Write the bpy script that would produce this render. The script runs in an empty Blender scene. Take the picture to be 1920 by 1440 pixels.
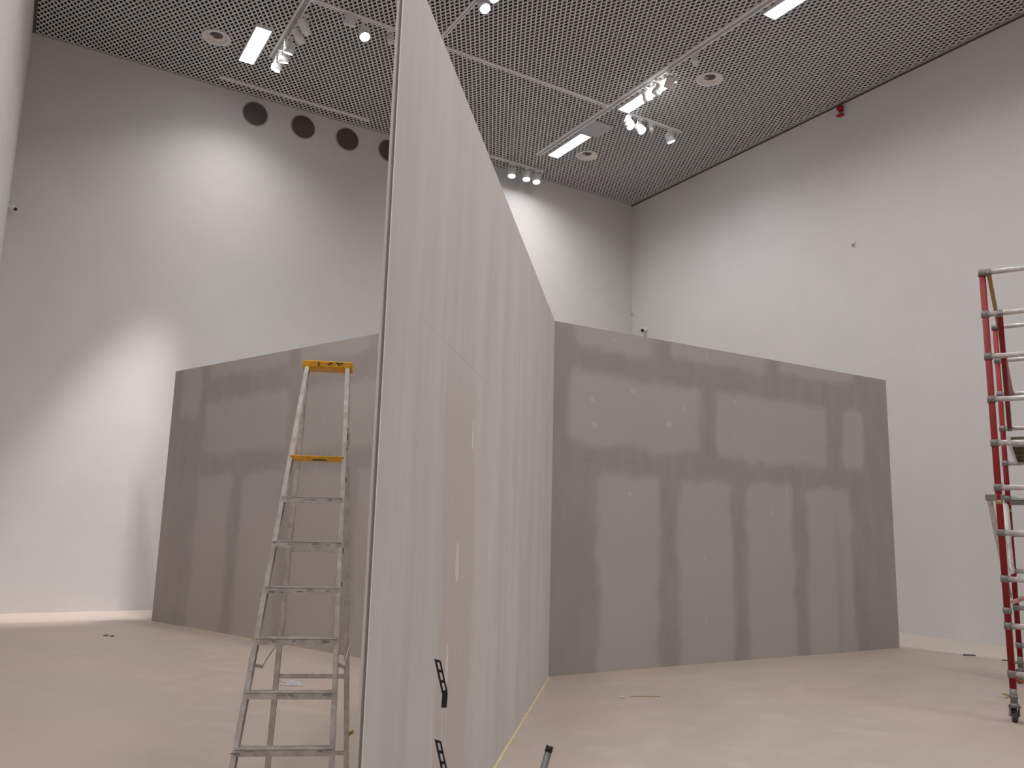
import bpy, bmesh, math, random
from mathutils import Vector, Matrix
random.seed(7)
R = math.radians
S = bpy.context.scene
COL = S.collection

# ------------------------------------------------------------------ camera
EYE = 1.65
PITCH, ROLL, FPX = R(9.86683527), R(1.51434502), 1543.838
cd = bpy.data.cameras.new('camera'); cam = bpy.data.objects.new('camera', cd); COL.objects.link(cam)
cd.sensor_width = 36; cd.sensor_fit = 'HORIZONTAL'; cd.lens = FPX / 1920 * 36; cd.clip_start = .05; cd.clip_end = 100
_f = Vector((0, math.cos(PITCH), math.sin(PITCH))); _u = Vector((0, -math.sin(PITCH), math.cos(PITCH))); _x = Vector((1, 0, 0))
_r = math.cos(ROLL) * _x + math.sin(ROLL) * _u; _up = -math.sin(ROLL) * _x + math.cos(ROLL) * _u
M = Matrix((_r, _up, -_f)).transposed().to_4x4(); M.translation = (0, 0, EYE)
cam.matrix_world = M
S.camera = cam

# ------------------------------------------------------------------ world, exposure
w = bpy.data.worlds.new('world'); S.world = w; w.use_nodes = True
w.node_tree.nodes['Background'].inputs[0].default_value = (.8, .85, 1, 1)
w.node_tree.nodes['Background'].inputs[1].default_value = .0
S.view_settings.view_transform = 'Standard'; S.view_settings.look = 'None'
S.view_settings.gamma = 1; S.view_settings.use_curve_mapping = False
S.view_settings.exposure = 0.06
PANEL_E = 8.0           # glow of the diffuser itself
PANEL_W = 86.0         # light thrown by each ceiling panel (louvred, so narrower than a bare one)
SPOT_W = 105.0          # track spotlights
PANEL_COL = (1.0, .965, .945)
SPOT_COL = (.62, .85, 1.0)
WARM_SPOT = (1.0, .92, .90)

# ------------------------------------------------------------------ frames
AZ = R(58.698); HC = 10.4076; WID = 14.2416; DEP = 21.0
LX, LY = -9.02849, 13.91628           # far left corner of the room
UD = Vector((math.sin(AZ), math.cos(AZ), 0)); WD = Vector((math.cos(AZ), -math.sin(AZ), 0))
ROOMROT = math.pi / 2 - AZ
def RP(u, w_, z=0.0):                  # room coordinates: u along the back wall, w_ out from it
    return Vector((LX, LY, z)) + UD * u + WD * w_

# ------------------------------------------------------------------ materials
def nodes(name):
    m = bpy.data.materials.new(name); m.use_nodes = True
    nt = m.node_tree
    return m, nt, nt.nodes['Principled BSDF']
def nn(nt, t, **k):
    n = nt.nodes.new(t)
    for a, b in k.items():
        if a == 'ins':
            for i, v in b.items(): n.inputs[i].default_value = v
        else: setattr(n, a, b)
    return n
def mat(name, col, rough=.6, metal=0, var=0.0, scale=8, col2=None, bump=0.0, stretch=(1, 1, 1), emit=None, es=0, det=4, lo=.35, hi=.65):
    m, nt, b = nodes(name)
    b.inputs['Roughness'].default_value = rough; b.inputs['Metallic'].default_value = metal
    b.inputs['Base Color'].default_value = (*col, 1)
    L = nt.links
    if col2 or var or bump:
        tc = nn(nt, 'ShaderNodeTexCoord'); mp = nn(nt, 'ShaderNodeMapping'); mp.inputs['Scale'].default_value = stretch
        L.new(tc.outputs['Object'], mp.inputs[0])
        nz = nn(nt, 'ShaderNodeTexNoise', ins={'Scale': scale, 'Detail': det, 'Roughness': .6}); L.new(mp.outputs[0], nz.inputs['Vector'])
        if not col2: col2 = tuple(c * (1 - var) for c in col)
        mr = nn(nt, 'ShaderNodeMapRange', ins={1: lo, 2: hi}); L.new(nz.outputs[0], mr.inputs[0])
        mx = nn(nt, 'ShaderNodeMix', data_type='RGBA'); mx.inputs[6].default_value = (*col, 1); mx.inputs[7].default_value = (*col2, 1)
        L.new(mr.outputs[0], mx.inputs[0]); L.new(mx.outputs[2], b.inputs['Base Color'])
        if bump:
            bp = nn(nt, 'ShaderNodeBump', ins={'Strength': bump, 'Distance': .01}); L.new(nz.outputs[0], bp.inputs['Height']); L.new(bp.outputs[0], b.inputs['Normal'])
    if emit:
        b.inputs['Emission Color'].default_value = (*emit, 1); b.inputs['Emission Strength'].default_value = es
    return m

WALL = mat('painted_wall', (.66, .645, .64), .75, var=.035, scale=1.3, bump=.02)
TRIMM = mat('grey_trim', (.42, .41, .41), .5)
DARK = mat('plenum_dark', (.045, .042, .042), .9)
GRID = mat('cell_grid_metal', (.66, .64, .65), .45, metal=.0)
TRACK = mat('track_white', (.88, .87, .86), .45)
TRACKG = mat('track_groove', (.16, .155, .15), .6)
TILE = mat('service_tile', (.46, .48, .50), .6)
WHITEM = mat('white_enamel', (.74, .73, .71), .4)
CONE = mat('downlight_cone', (.80, .73, .66), .35)
HOLE = mat('downlight_dark', (.10, .085, .075), .6)
PANEL = mat('light_panel', (.9, .9, .9), .4, emit=PANEL_COL, es=PANEL_E)
LENS = mat('spot_lens', (.9, .9, .9), .2, emit=(.93, .97, 1), es=30)
SPOTB = mat('spot_body', (.80, .80, .79), .35)
VENTG = mat('vent_grey', (.098, .092, .094), .7, var=.2, scale=60)
VENTB = mat('vent_brown', (.105, .078, .062), .7, var=.2, scale=60)
VRIM = mat('vent_rim', (.30, .29, .29), .5)
BLACK = mat('black_plastic', (.012, .012, .015), .4)
ALU = mat('ladder_aluminium', (.84, .80, .765), .5, metal=.0, col2=(.60, .555, .52), scale=18, bump=.1)
ALUL = mat('ladder_splatter', (.52, .49, .47), .7, col2=(.35, .32, .30), scale=25)
YEL = mat('yellow_plastic', (.86, .43, .012), .45, col2=(.60, .27, .012), scale=26, lo=.5, hi=.75)
SMUT = mat('black_smudge', (.06, .045, .03), .8)
RED = mat('red_fibreglass', (.27, .006, .009), .65, col2=(.19, .012, .012), scale=14, lo=.5, hi=.75)
REDD = mat('dusty_red', (.50, .25, .23), .6, col2=(.58, .36, .34), scale=8)
OCH = mat('ochre_tube', (.42, .27, .12), .5)
SALU = mat('scaffold_aluminium', (.74, .72, .71), .34, metal=.3, col2=(.55, .52, .50), scale=20)
COLR = mat('collar_grey', (.27, .25, .24), .5, metal=.3, var=.25, scale=40)
PLY = mat('plywood_brown', (.20, .155, .11), .7, col2=(.12, .095, .07), scale=10, stretch=(1, 6, 1))
RUB = mat('rubber_dark', (.06, .05, .045), .6)
WHEEL = mat('wheel_grey', (.36, .35, .36), .5)
LEVER = mat('brass_lever', (.42, .33, .16), .4, metal=.4)
ORNG = mat('orange_wheel', (.45, .15, .06), .5)
ALRM = mat('alarm_red', (.34, .003, .008), .35)
TUBEG = mat('grey_tube', (.115, .12, .115), .45)
SCRAP = mat('dark_scrap', (.05, .045, .05), .7)
PAPER = mat('paper_scrap', (.62, .60, .60), .7, col2=(.3, .28, .29), scale=40)
TAPE = mat('masking_tape', (.66, .57, .36), .7, var=.2, scale=6)
EDGE = mat('corner_bead_metal', (.90, .88, .87), .6, var=.12, scale=5, stretch=(1, 1, .3))
GAP = mat('dark_gap', (.10, .08, .07), .9)
PATCH = mat('filler_white', (.56, .54, .53), .8, var=.25, scale=45)
PATCHW = mat('filler_bright', (.75, .72, .70), .8, var=.1, scale=30)
RAWCORE = mat('board_back', (.5, .46, .435), .85, var=.06, scale=2)
GLASS = mat('clear_rod', (.55, .56, .56), .15)

def floor_mat():
    m, nt, b = nodes('resin_floor'); L = nt.links
    tc = nn(nt, 'ShaderNodeTexCoord')
    n1 = nn(nt, 'ShaderNodeTexNoise', ins={'Scale': .55, 'Detail': 3.0, 'Roughness': .5}); L.new(tc.outputs['Object'], n1.inputs['Vector'])
    n2 = nn(nt, 'ShaderNodeTexNoise', ins={'Scale': 3.2, 'Detail': 5.0, 'Roughness': .65}); L.new(tc.outputs['Object'], n2.inputs['Vector'])
    a = nn(nt, 'ShaderNodeMix', data_type='RGBA'); a.inputs[6].default_value = (.46, .38, .328, 1); a.inputs[7].default_value = (.43, .375, .33, 1)
    r1 = nn(nt, 'ShaderNodeMapRange', ins={1: .38, 2: .62}); L.new(n1.outputs[0], r1.inputs[0]); L.new(r1.outputs[0], a.inputs[0])
    d = nn(nt, 'ShaderNodeMix', data_type='RGBA'); d.inputs[7].default_value = (.54, .485, .44, 1); L.new(a.outputs[2], d.inputs[6])
    r2 = nn(nt, 'ShaderNodeMapRange', ins={1: .5, 2: .8, 4: .55}); L.new(n2.outputs[0], r2.inputs[0]); L.new(r2.outputs[0], d.inputs[0])
    # paler perimeter border laid along back and right walls
    sp = nn(nt, 'ShaderNodeSeparateXYZ'); L.new(tc.outputs['Object'], sp.inputs[0])
    g1 = nn(nt, 'ShaderNodeMapRange', ins={1: WID - 1.64, 2: WID - 1.60}); L.new(sp.outputs[0], g1.inputs[0])
    g2 = nn(nt, 'ShaderNodeMapRange', ins={1: -1.42, 2: -1.38}); L.new(sp.outputs[1], g2.inputs[0])
    mx = nn(nt, 'ShaderNodeMath', operation='MAXIMUM'); L.new(g1.outputs[0], mx.inputs[0]); L.new(g2.outputs[0], mx.inputs[1])
    ms = nn(nt, 'ShaderNodeMath', operation='MULTIPLY'); L.new(mx.outputs[0], ms.inputs[0]); ms.inputs[1].default_value = .5
    e = nn(nt, 'ShaderNodeMix', data_type='RGBA'); e.inputs[7].default_value = (.58, .52, .46, 1); L.new(d.outputs[2], e.inputs[6]); L.new(ms.outputs[0], e.inputs[0])
    # fine scuffs
    n3 = nn(nt, 'ShaderNodeTexNoise', ins={'Scale': 14.0, 'Detail': 4.0}); L.new(tc.outputs['Object'], n3.inputs['Vector'])
    r3 = nn(nt, 'ShaderNodeMapRange', ins={1: .66, 2: .78, 4: .35}); L.new(n3.outputs[0], r3.inputs[0])
    f = nn(nt, 'ShaderNodeMix', data_type='RGBA'); f.inputs[7].default_value = (.64, .60, .57, 1); L.new(e.outputs[2], f.inputs[6]); L.new(r3.outputs[0], f.inputs[0])
    L.new(f.outputs[2], b.inputs['Base Color'])
    rr = nn(nt, 'ShaderNodeMapRange', ins={1: .3, 2: .7, 3: .42, 4: .62}); L.new(n2.outputs[0], rr.inputs[0]); L.new(rr.outputs[0], b.inputs['Roughness'])
    b.inputs['Specular IOR Level'].default_value = .35
    return m
FLOOR = floor_mat()

def board_mat(name, rects, paper, paper2, comp, comp2, edge=.075, wob=.14, rnd=.11, strip=None):
    """plasterboard paper inside the rounded rectangles, dried joint compound elsewhere (x along the partition, z up)"""
    m, nt, b = nodes(name); L = nt.links
    tc = nn(nt, 'ShaderNodeTexCoord')
    fl = nn(nt, 'ShaderNodeVectorMath', operation='MULTIPLY'); fl.inputs[1].default_value = (1, 0, 1); L.new(tc.outputs['Object'], fl.inputs[0])
    nz = nn(nt, 'ShaderNodeTexNoise', ins={'Scale': 1.9, 'Detail': 3.0, 'Roughness': .55}); L.new(fl.outputs[0], nz.inputs['Vector'])
    cx = nn(nt, 'ShaderNodeVectorMath', operation='SUBTRACT'); cx.inputs[1].default_value = (.5, .5, .5); L.new(nz.outputs['Color'], cx.inputs[0])
    cs = nn(nt, 'ShaderNodeVectorMath', operation='MULTIPLY'); cs.inputs[1].default_value = (wob * 2, 0, wob * 2); L.new(cx.outputs[0], cs.inputs[0])
    p = nn(nt, 'ShaderNodeVectorMath', operation='ADD'); L.new(fl.outputs[0], p.inputs[0]); L.new(cs.outputs[0], p.inputs[1])
    last = None
    for (x0, x1, z0, z1) in rects:
        s1 = nn(nt, 'ShaderNodeVectorMath', operation='SUBTRACT'); s1.inputs[1].default_value = ((x0 + x1) / 2, 0, (z0 + z1) / 2); L.new(p.outputs[0], s1.inputs[0])
        ab = nn(nt, 'ShaderNodeVectorMath', operation='ABSOLUTE'); L.new(s1.outputs[0], ab.inputs[0])
        s2 = nn(nt, 'ShaderNodeVectorMath', operation='SUBTRACT'); s2.inputs[1].default_value = ((x1 - x0) / 2 - rnd, 0, (z1 - z0) / 2 - rnd); L.new(ab.outputs[0], s2.inputs[0])
        mx = nn(nt, 'ShaderNodeVectorMath', operation='MAXIMUM'); mx.inputs[1].default_value = (0, 0, 0); L.new(s2.outputs[0], mx.inputs[0])
        ln = nn(nt, 'ShaderNodeVectorMath', operation='LENGTH'); L.new(mx.outputs[0], ln.inputs[0])
        if last is None: last = ln.outputs['Value']
        else:
            mn = nn(nt, 'ShaderNodeMath', operation='MINIMUM'); L.new(last, mn.inputs[0]); L.new(ln.outputs['Value'], mn.inputs[1]); last = mn.outputs[0]
    mr = nn(nt, 'ShaderNodeMapRange', interpolation_type='SMOOTHSTEP', ins={1: rnd - edge, 2: rnd + edge}); L.new(last, mr.inputs[0])
    n2 = nn(nt, 'ShaderNodeTexNoise', ins={'Scale': .9, 'Detail': 4.0, 'Roughness': .6}); L.new(fl.outputs[0], n2.inputs['Vector'])
    r2 = nn(nt, 'ShaderNodeMapRange', ins={1: .38, 2: .62}); L.new(n2.outputs[0], r2.inputs[0])
    pa = nn(nt, 'ShaderNodeMix', data_type='RGBA'); pa.inputs[6].default_value = (*paper, 1); pa.inputs[7].default_value = (*paper2, 1); L.new(r2.outputs[0], pa.inputs[0])
    mp = nn(nt, 'ShaderNodeMapping'); mp.inputs['Scale'].default_value = (2.2, 1, .8); L.new(fl.outputs[0], mp.inputs[0])
    n3 = nn(nt, 'ShaderNodeTexNoise', ins={'Scale': 1.6, 'Detail': 5.0, 'Roughness': .6}); L.new(mp.outputs[0], n3.inputs['Vector'])
    r3 = nn(nt, 'ShaderNodeMapRange', ins={1: .36, 2: .64}); L.new(n3.outputs[0], r3.inputs[0])
    ca = nn(nt, 'ShaderNodeMix', data_type='RGBA'); ca.inputs[6].default_value = (*comp, 1); ca.inputs[7].default_value = (*comp2, 1); L.new(r3.outputs[0], ca.inputs[0])
    o = nn(nt, 'ShaderNodeMix', data_type='RGBA'); L.new(mr.outputs[0], o.inputs[0]); L.new(pa.outputs[2], o.inputs[6]); L.new(ca.outputs[2], o.inputs[7])
    L.new(o.outputs[2], b.inputs['Base Color']); b.inputs['Roughness'].default_value = .85; b.inputs['Specular IOR Level'].default_value = .2
    return m

def skim_mat():
    """near partition: fully skimmed, drawn in tall vertical trowel streaks, one bare beige strip"""
    m, nt, b = nodes('skimmed_plaster'); L = nt.links
    tc = nn(nt, 'ShaderNodeTexCoord')
    fl = nn(nt, 'ShaderNodeVectorMath', operation='MULTIPLY'); fl.inputs[1].default_value = (1, 0, 1); L.new(tc.outputs['Object'], fl.inputs[0])
    mp = nn(nt, 'ShaderNodeMapping'); mp.inputs['Scale'].default_value = (2.2, 1, .30); L.new(fl.outputs[0], mp.inputs[0])
    n1 = nn(nt, 'ShaderNodeTexNoise', ins={'Scale': 1.25, 'Detail': 5.0, 'Roughness': .62}); L.new(mp.outputs[0], n1.inputs['Vector'])
    mp2 = nn(nt, 'ShaderNodeMapping'); mp2.inputs['Scale'].default_value = (11, 1, .35); L.new(fl.outputs[0], mp2.inputs[0])
    n2 = nn(nt, 'ShaderNodeTexNoise', ins={'Scale': 1.5, 'Detail': 4.0, 'Roughness': .6}); L.new(mp2.outputs[0], n2.inputs['Vector'])
    r1 = nn(nt, 'ShaderNodeMapRange', ins={1: .36, 2: .64}); L.new(n1.outputs[0], r1.inputs[0])
    a = nn(nt, 'ShaderNodeMix', data_type='RGBA'); a.inputs[6].default_value = (.635, .607, .595, 1); a.inputs[7].default_value = (.57, .547, .54, 1); L.new(r1.outputs[0], a.inputs[0])
    r2 = nn(nt, 'ShaderNodeMapRange', ins={1: .46, 2: .74, 4: .30}); L.new(n2.outputs[0], r2.inputs[0])
    c = nn(nt, 'ShaderNodeMix', data_type='RGBA'); c.inputs[7].default_value = (.68, .66, .65, 1); L.new(a.outputs[2], c.inputs[6]); L.new(r2.outputs[0], c.inputs[0])
    # bare paper strip x 1.15..1.97, below z 2.6
    nz = nn(nt, 'ShaderNodeTexNoise', ins={'Scale': 1.2, 'Detail': 2.0}); L.new(fl.outputs[0], nz.inputs['Vector'])
    wb = nn(nt, 'ShaderNodeMath', operation='MULTIPLY_ADD'); wb.inputs[1].default_value = .34; wb.inputs[2].default_value = -.17; L.new(nz.outputs[0], wb.inputs[0])
    sp = nn(nt, 'ShaderNodeSeparateXYZ'); L.new(fl.outputs[0], sp.inputs[0])
    xs = nn(nt, 'ShaderNodeMath', operation='ADD'); L.new(sp.outputs[0], xs.inputs[0]); L.new(wb.outputs[0], xs.inputs[1])
    g = nn(nt, 'ShaderNodeMath', operation='SUBTRACT'); g.inputs[1].default_value = 1.60; L.new(xs.outputs[0], g.inputs[0])
    g2 = nn(nt, 'ShaderNodeMath', operation='ABSOLUTE'); L.new(g.outputs[0], g2.inputs[0])
    g3 = nn(nt, 'ShaderNodeMapRange', interpolation_type='SMOOTHSTEP', ins={1: .37, 2: .46, 3: 1.0, 4: 0.0}); L.new(g2.outputs[0], g3.inputs[0])
    zz = nn(nt, 'ShaderNodeMapRange', interpolation_type='SMOOTHSTEP', ins={1: 2.2, 2: 2.75, 3: 1.0, 4: 0.0}); L.new(sp.outputs[2], zz.inputs[0])
    g4 = nn(nt, 'ShaderNodeMath', operation='MULTIPLY'); L.new(g3.outputs[0], g4.inputs[0]); L.new(zz.outputs[0], g4.inputs[1])
    g5 = nn(nt, 'ShaderNodeMath', operation='MULTIPLY'); L.new(g4.outputs[0], g5.inputs[0]); g5.inputs[1].default_value = .62
    o = nn(nt, 'ShaderNodeMix', data_type='RGBA'); o.inputs[7].default_value = (.55, .485, .445, 1); L.new(c.outputs[2], o.inputs[6]); L.new(g5.outputs[0], o.inputs[0])
    L.new(o.outputs[2], b.inputs['Base Color']); b.inputs['Roughness'].default_value = .8; b.inputs['Specular IOR Level'].default_value = .25
    bp = nn(nt, 'ShaderNodeBump', ins={'Strength': .12, 'Distance': .004}); L.new(n2.outputs[0], bp.inputs['Height']); L.new(bp.outputs[0], b.inputs['Normal'])
    return m

# ------------------------------------------------------------------ mesh helpers
def add_box(bm, lo, hi):
    x0, y0, z0 = lo; x1, y1, z1 = hi
    v = [bm.verts.new(p) for p in ((x0,y0,z0),(x1,y0,z0),(x1,y1,z0),(x0,y1,z0),(x0,y0,z1),(x1,y0,z1),(x1,y1,z1),(x0,y1,z1))]
    for f in ((3,2,1,0),(4,5,6,7),(0,1,5,4),(1,2,6,5),(2,3,7,6),(3,0,4,7)): bm.faces.new([v[i] for i in f])
def add_beam(bm, p, q, side, a, b):
    """square-section beam from p to q: width a along side, width b across"""
    p = Vector(p); q = Vector(q); d = (q - p).normalized()
    s_ = Vector(side); s_ = (s_ - d * s_.dot(d)).normalized(); t = d.cross(s_)
    c = [s_ * (a/2 * i) + t * (b/2 * j) for i, j in ((-1,-1),(1,-1),(1,1),(-1,1))]
    A = [bm.verts.new(p + k) for k in c]; B = [bm.verts.new(q + k) for k in c]
    bm.faces.new(A[::-1]); bm.faces.new(B)
    for i in range(4): bm.faces.new((A[i], A[(i+1)%4], B[(i+1)%4], B[i]))
def add_channel(bm, p, q, side, a, b, t=.004):
    """U channel rail: web of width b, two flanges of width a along side"""
    p = Vector(p); q = Vector(q); d = (q - p).normalized()
    s_ = Vector(side); s_ = (s_ - d * s_.dot(d)).normalized(); n = d.cross(s_)
    add_beam(bm, p, q, s_, t, b)
    for k in (-1, 1):
        o = n * (k * (b/2 - t/2)) + s_ * (a/2)
        add_beam(bm, p + o, q + o, s_, a, t)
def add_tube(bm, p, q, r, n=14, r2=None, cap=True):
    p = Vector(p); q = Vector(q); d = (q - p).normalized(); r2 = r if r2 is None else r2
    s_ = d.orthogonal().normalized(); t = d.cross(s_)
    A = []; B = []
    for i in range(n):
        a = 2*math.pi*i/n; k = s_*math.cos(a) + t*math.sin(a)
        A.append(bm.verts.new(p + k*r)); B.append(bm.verts.new(q + k*r2))
    for i in range(n): bm.faces.new((A[i], A[(i+1)%n], B[(i+1)%n], B[i])).smooth = True
    if cap: bm.faces.new(A[::-1]); bm.faces.new(B)
def add_lathe(bm, prof, M4=None, n=32):
    """prof: (radius, height) pairs about z"""
    M4 = M4 or Matrix.Identity(4); rings = []
    for r, z in prof:
        rings.append([bm.verts.new(M4 @ Vector((r*math.cos(2*math.pi*i/n), r*math.sin(2*math.pi*i/n), z))) for i in range(n)])
    for a, b in zip(rings, rings[1:]):
        for i in range(n): bm.faces.new((a[i], a[(i+1)%n], b[(i+1)%n], b[i])).smooth = True
    bm.faces.new(rings[0][::-1]); bm.faces.new(rings[-1])
def add_prism(bm, pts, o, e1, e2, n, t):
    """extrude the 2D outline pts (in axes e1,e2 from o) by t along n"""
    o = Vector(o); e1 = Vector(e1); e2 = Vector(e2); n = Vector(n)
    A = [bm.verts.new(o + e1*x + e2*y) for x, y in pts]; B = [bm.verts.new(v.co + n*t) for v in A]
    bm.faces.new(A[::-1]); bm.faces.new(B); k = len(A)
    for i in range(k): bm.faces.new((A[i], A[(i+1)%k], B[(i+1)%k], B[i]))
def obj(name, bm, m, parent=None, kind=None, bevel=0, origin=None):
    if origin is not None: bmesh.ops.translate(bm, verts=bm.verts, vec=-Vector(origin))
    bmesh.ops.recalc_face_normals(bm, faces=bm.faces)
    me = bpy.data.meshes.new(name); bm.to_mesh(me); bm.free()
    me.materials.append(m)
    o = bpy.data.objects.new(name, me); COL.objects.link(o)
    if parent: o.parent = parent
    if kind: o['kind'] = kind
    if bevel:
        md = o.modifiers.new('bevel', 'BEVEL'); md.width = bevel; md.segments = 2; md.limit_method = 'ANGLE'
    return o
def BM(): return bmesh.new()
def thing(name, label, cat, loc, rotz=0, group=None):
    o = bpy.data.objects.new(name, None); COL.objects.link(o); o.empty_display_size = .1
    o.location = loc; o.rotation_euler = (0, 0, rotz); o['label'] = label; o['category'] = cat
    if group: o['group'] = group
    return o
def tag(o, label, cat, group=None):
    o['label'] = label; o['category'] = cat
    if group: o['group'] = group
def dup(root, loc=None, rotz=None, label=None):
    r = root.copy(); COL.objects.link(r)
    if loc is not None: r.location = loc
    if rotz is not None: r.rotation_euler = (0, 0, rotz)
    if label: r['label'] = label
    for ch in list(root.children):
        c = ch.copy(); COL.objects.link(c); c.parent = r
        for g in list(ch.children):
            d = g.copy(); COL.objects.link(d); d.parent = c
    return r
def rframe(o): o.location = (LX, LY, 0); o.rotation_euler = (0, 0, ROOMROT); return o   # local x = u, local y = -w

# ================================================================== room shell
bm = BM(); add_box(bm, (0, -DEP, -.3), (WID, 0, 0)); rframe(obj('floor', bm, FLOOR, kind='structure'))
bm = BM(); add_box(bm, (-.3, 0, -.3), (WID + .3, .3, HC + .8)); rframe(obj('wall_back', bm, WALL, kind='structure'))
bm = BM(); add_box(bm, (-.3, -DEP, -.3), (0, 0, HC + .8)); rframe(obj('wall_left', bm, WALL, kind='structure'))
bm = BM(); add_box(bm, (WID, -DEP, -.3), (WID + .3, 0, HC + .8)); rframe(obj('wall_right', bm, WALL, kind='structure'))
bm = BM(); add_box(bm, (-.3, -DEP - .3, -.3), (WID + .3, -DEP, HC + .8)); rframe(obj('wall_front', bm, WALL, kind='structure'))

# ceiling: dark plenum slab, triangular open cell grid hung under it
bm = BM(); add_box(bm, (0, -DEP, HC + .5), (WID, 0, HC + .8))
ceil = rframe(obj('ceiling', bm, DARK, kind='structure'))
def clip(p, d, x0, x1, y0, y1):
    t0, t1 = -1e9, 1e9
    for a, da, lo, hi in ((p[0], d[0], x0, x1), (p[1], d[1], y0, y1)):
        if abs(da) < 1e-9:
            if a < lo or a > hi: return None
            continue
        s0, s1 = (lo - a)/da, (hi - a)/da
        if s0 > s1: s0, s1 = s1, s0
        t0 = max(t0, s0); t1 = min(t1, s1)
    return (t0, t1) if t1 - t0 > .02 else None
UL, UR = 3.42, 10.61
DOWNS = [(2.90, 1.79), (11.39, 5.81), (11.42, 1.75)]
PANELS = [(UL, 1.31, 1.31), (UR, 1.30, 1.31), (UR, 3.93, 1.50), (UR, 7.85, 1.31)] + [(UL, q_, 1.31) for q_ in (6.5, 9.2, 11.8, 14.4, 17.0)] + [(UR, q_, 1.31) for q_ in (11.8, 15.7, 18.3)]
CUTR = [(u_ - .005, u_ + .285, -w_ - l_ - .005, -w_ + .005) for u_, w_, l_ in PANELS]      # openings in the grid for the light panels
def holes(p, d):
    out = []
    for cx, cw in DOWNS:
        ex, ey = p[0] - cx, p[1] + cw; b_ = ex*d[0] + ey*d[1]; q_ = b_*b_ - (ex*ex + ey*ey - .235**2)
        if q_ > 0: q_ = math.sqrt(q_); out.append((-b_ - q_, -b_ + q_))
    for r_ in CUTR:
        c_ = clip(p, d, *r_)
        if c_: out.append(c_)
    return sorted(out)
bm = BM(); PITCHC = .083
for ang, z0, hh in ((60, .0, .010), (120, .001, .010)):
    d = (math.cos(R(ang)), math.sin(R(ang))); n = (-d[1], d[0])
    for k in range(-260, 270):
        p = (WID/2 + n[0]*k*PITCHC, -DEP/2 + n[1]*k*PITCHC)
        c = clip(p, d, .05, WID - .05, -DEP + .05, -.05)
        if not c: continue
        t_ = c[0]
        for h0, h1 in holes(p, d) + [(c[1], c[1])]:
            if h0 - t_ > .01:
                zc = HC + z0 + hh/2
                add_beam(bm, (p[0] + d[0]*t_, p[1] + d[1]*t_, zc), (p[0] + d[0]*h0, p[1] + d[1]*h0, zc), (n[0], n[1], 0), .0255, hh)
            t_ = max(t_, h1)
obj('cell_grid', bm, GRID, ceil, kind='stuff')
bm = BM()  # added dark boards, hide the lit walls above the grid so its gaps stay dark
add_box(bm, (0, -DEP, HC + .03), (.03, 0, HC + .5)); add_box(bm, (WID - .03, -DEP, HC + .03), (WID, 0, HC + .5))
add_box(bm, (.03, -.03, HC + .03), (WID - .03, 0, HC + .5)); add_box(bm, (.03, -DEP, HC + .03), (WID - .03, -DEP + .03, HC + .5))
obj('plenum_blackout', bm, DARK, ceil)
# edge angle of the ceiling along the walls
for nm, lo, hi in (('trim_1', (WID - .06, -DEP, HC - .02), (WID, 0, HC + .03)), ('trim_2', (0, -DEP, HC - .01), (.05, -.05, HC + .03)), ('trim_3', (0, -.05, HC - .005), (WID - .06, 0, HC + .03))):
    bm = BM(); add_box(bm, lo, hi); rframe(obj(nm, bm, TRIMM if nm != 'trim_2' else GAP, kind='structure'))
bm = BM(); add_box(bm, (WID - .012, -DEP, HC - .055), (WID, 0, HC - .02)); rframe(obj('shadow_gap_strip', bm, GAP, kind='structure'))  # dark strip painted in for the shadow gap below the edge trim

# ================================================================== partitions
TH = .125
def patch_outline(w_, h_, rnd):
    n = 9; o = []
    for i in range(n):
        a = 2*math.pi*i/n; k = rnd.uniform(.6, 1.05); o.append((math.cos(a)*w_*k, math.sin(a)*h_*k))
    return o
def partition(label, origin, az, length, H, skin, boards, patches, x_start=0.0, miter=None, edge_both=None):
    t = thing('drywall_partition', label, 'partition wall', (origin[0], origin[1], 0), math.pi/2 - az)
    # core (studs and far side boards)
    bm = BM()
    xb = miter if miter else x_start
    pts = [(x_start + (0 if miter else 0), .0130), (length, .0130), (length, TH), (xb, TH)]
    add_prism(bm, pts, (0, 0, 0), (1, 0, 0), (0, 1, 0), (0, 0, 1), H)
    obj('core', bm, RAWCORE, t)
    for (x0, x1, z0, z1) in boards:
        bm = BM(); g = .0004; add_box(bm, (x0 + g, 0, z0 + g), (x1 - g, .0127, z1 - g)); obj('board', bm, skin, t)
    rnd = random.Random(len(label))
    for (x, z, a, b) in patches:
        bm = BM(); add_prism(bm, patch_outline(a, b, rnd), (x, 0, z), (1, 0, 0), (0, 0, 1), (0, -1, 0), .0004)
        obj('filler_patch', bm, PATCHW if miter else PATCH, t)
    return t
HP = 4.131
# right partition
R_rects = [(.2,2.35,2.66,3.55),(2.66,4.92,2.62,3.55),(5.28,5.76,2.64,3.53),(.3,1.55,3.86,4.3),(1.85,3.66,3.92,4.3),(3.92,5.6,3.95,4.3),
           (.68,1.64,-.4,2.33),(1.97,2.91,-.4,2.32),(3.2,4.1,-.4,2.33),(4.42,5.38,-.4,2.33)]
RM = board_mat('board_right', R_rects, (.455,.425,.405), (.445,.41,.395), (.345,.315,.30), (.375,.348,.335))
Jp = (.49981, 9.71055)
rb = [(0, .60, 0, 2.48)] + [(a, b, 0, 2.48) for a, b in ((.60,1.80),(1.80,3.05),(3.05,4.27),(4.27,5.52),(5.52,6.40))] + \
     [(0,2.50,2.48,3.73),(2.50,5.10,2.48,3.73),(5.10,6.40,2.48,3.73)] + [(0,1.7,3.73,HP),(1.7,3.8,3.73,HP),(3.8,6.40,3.73,HP)]
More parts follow.
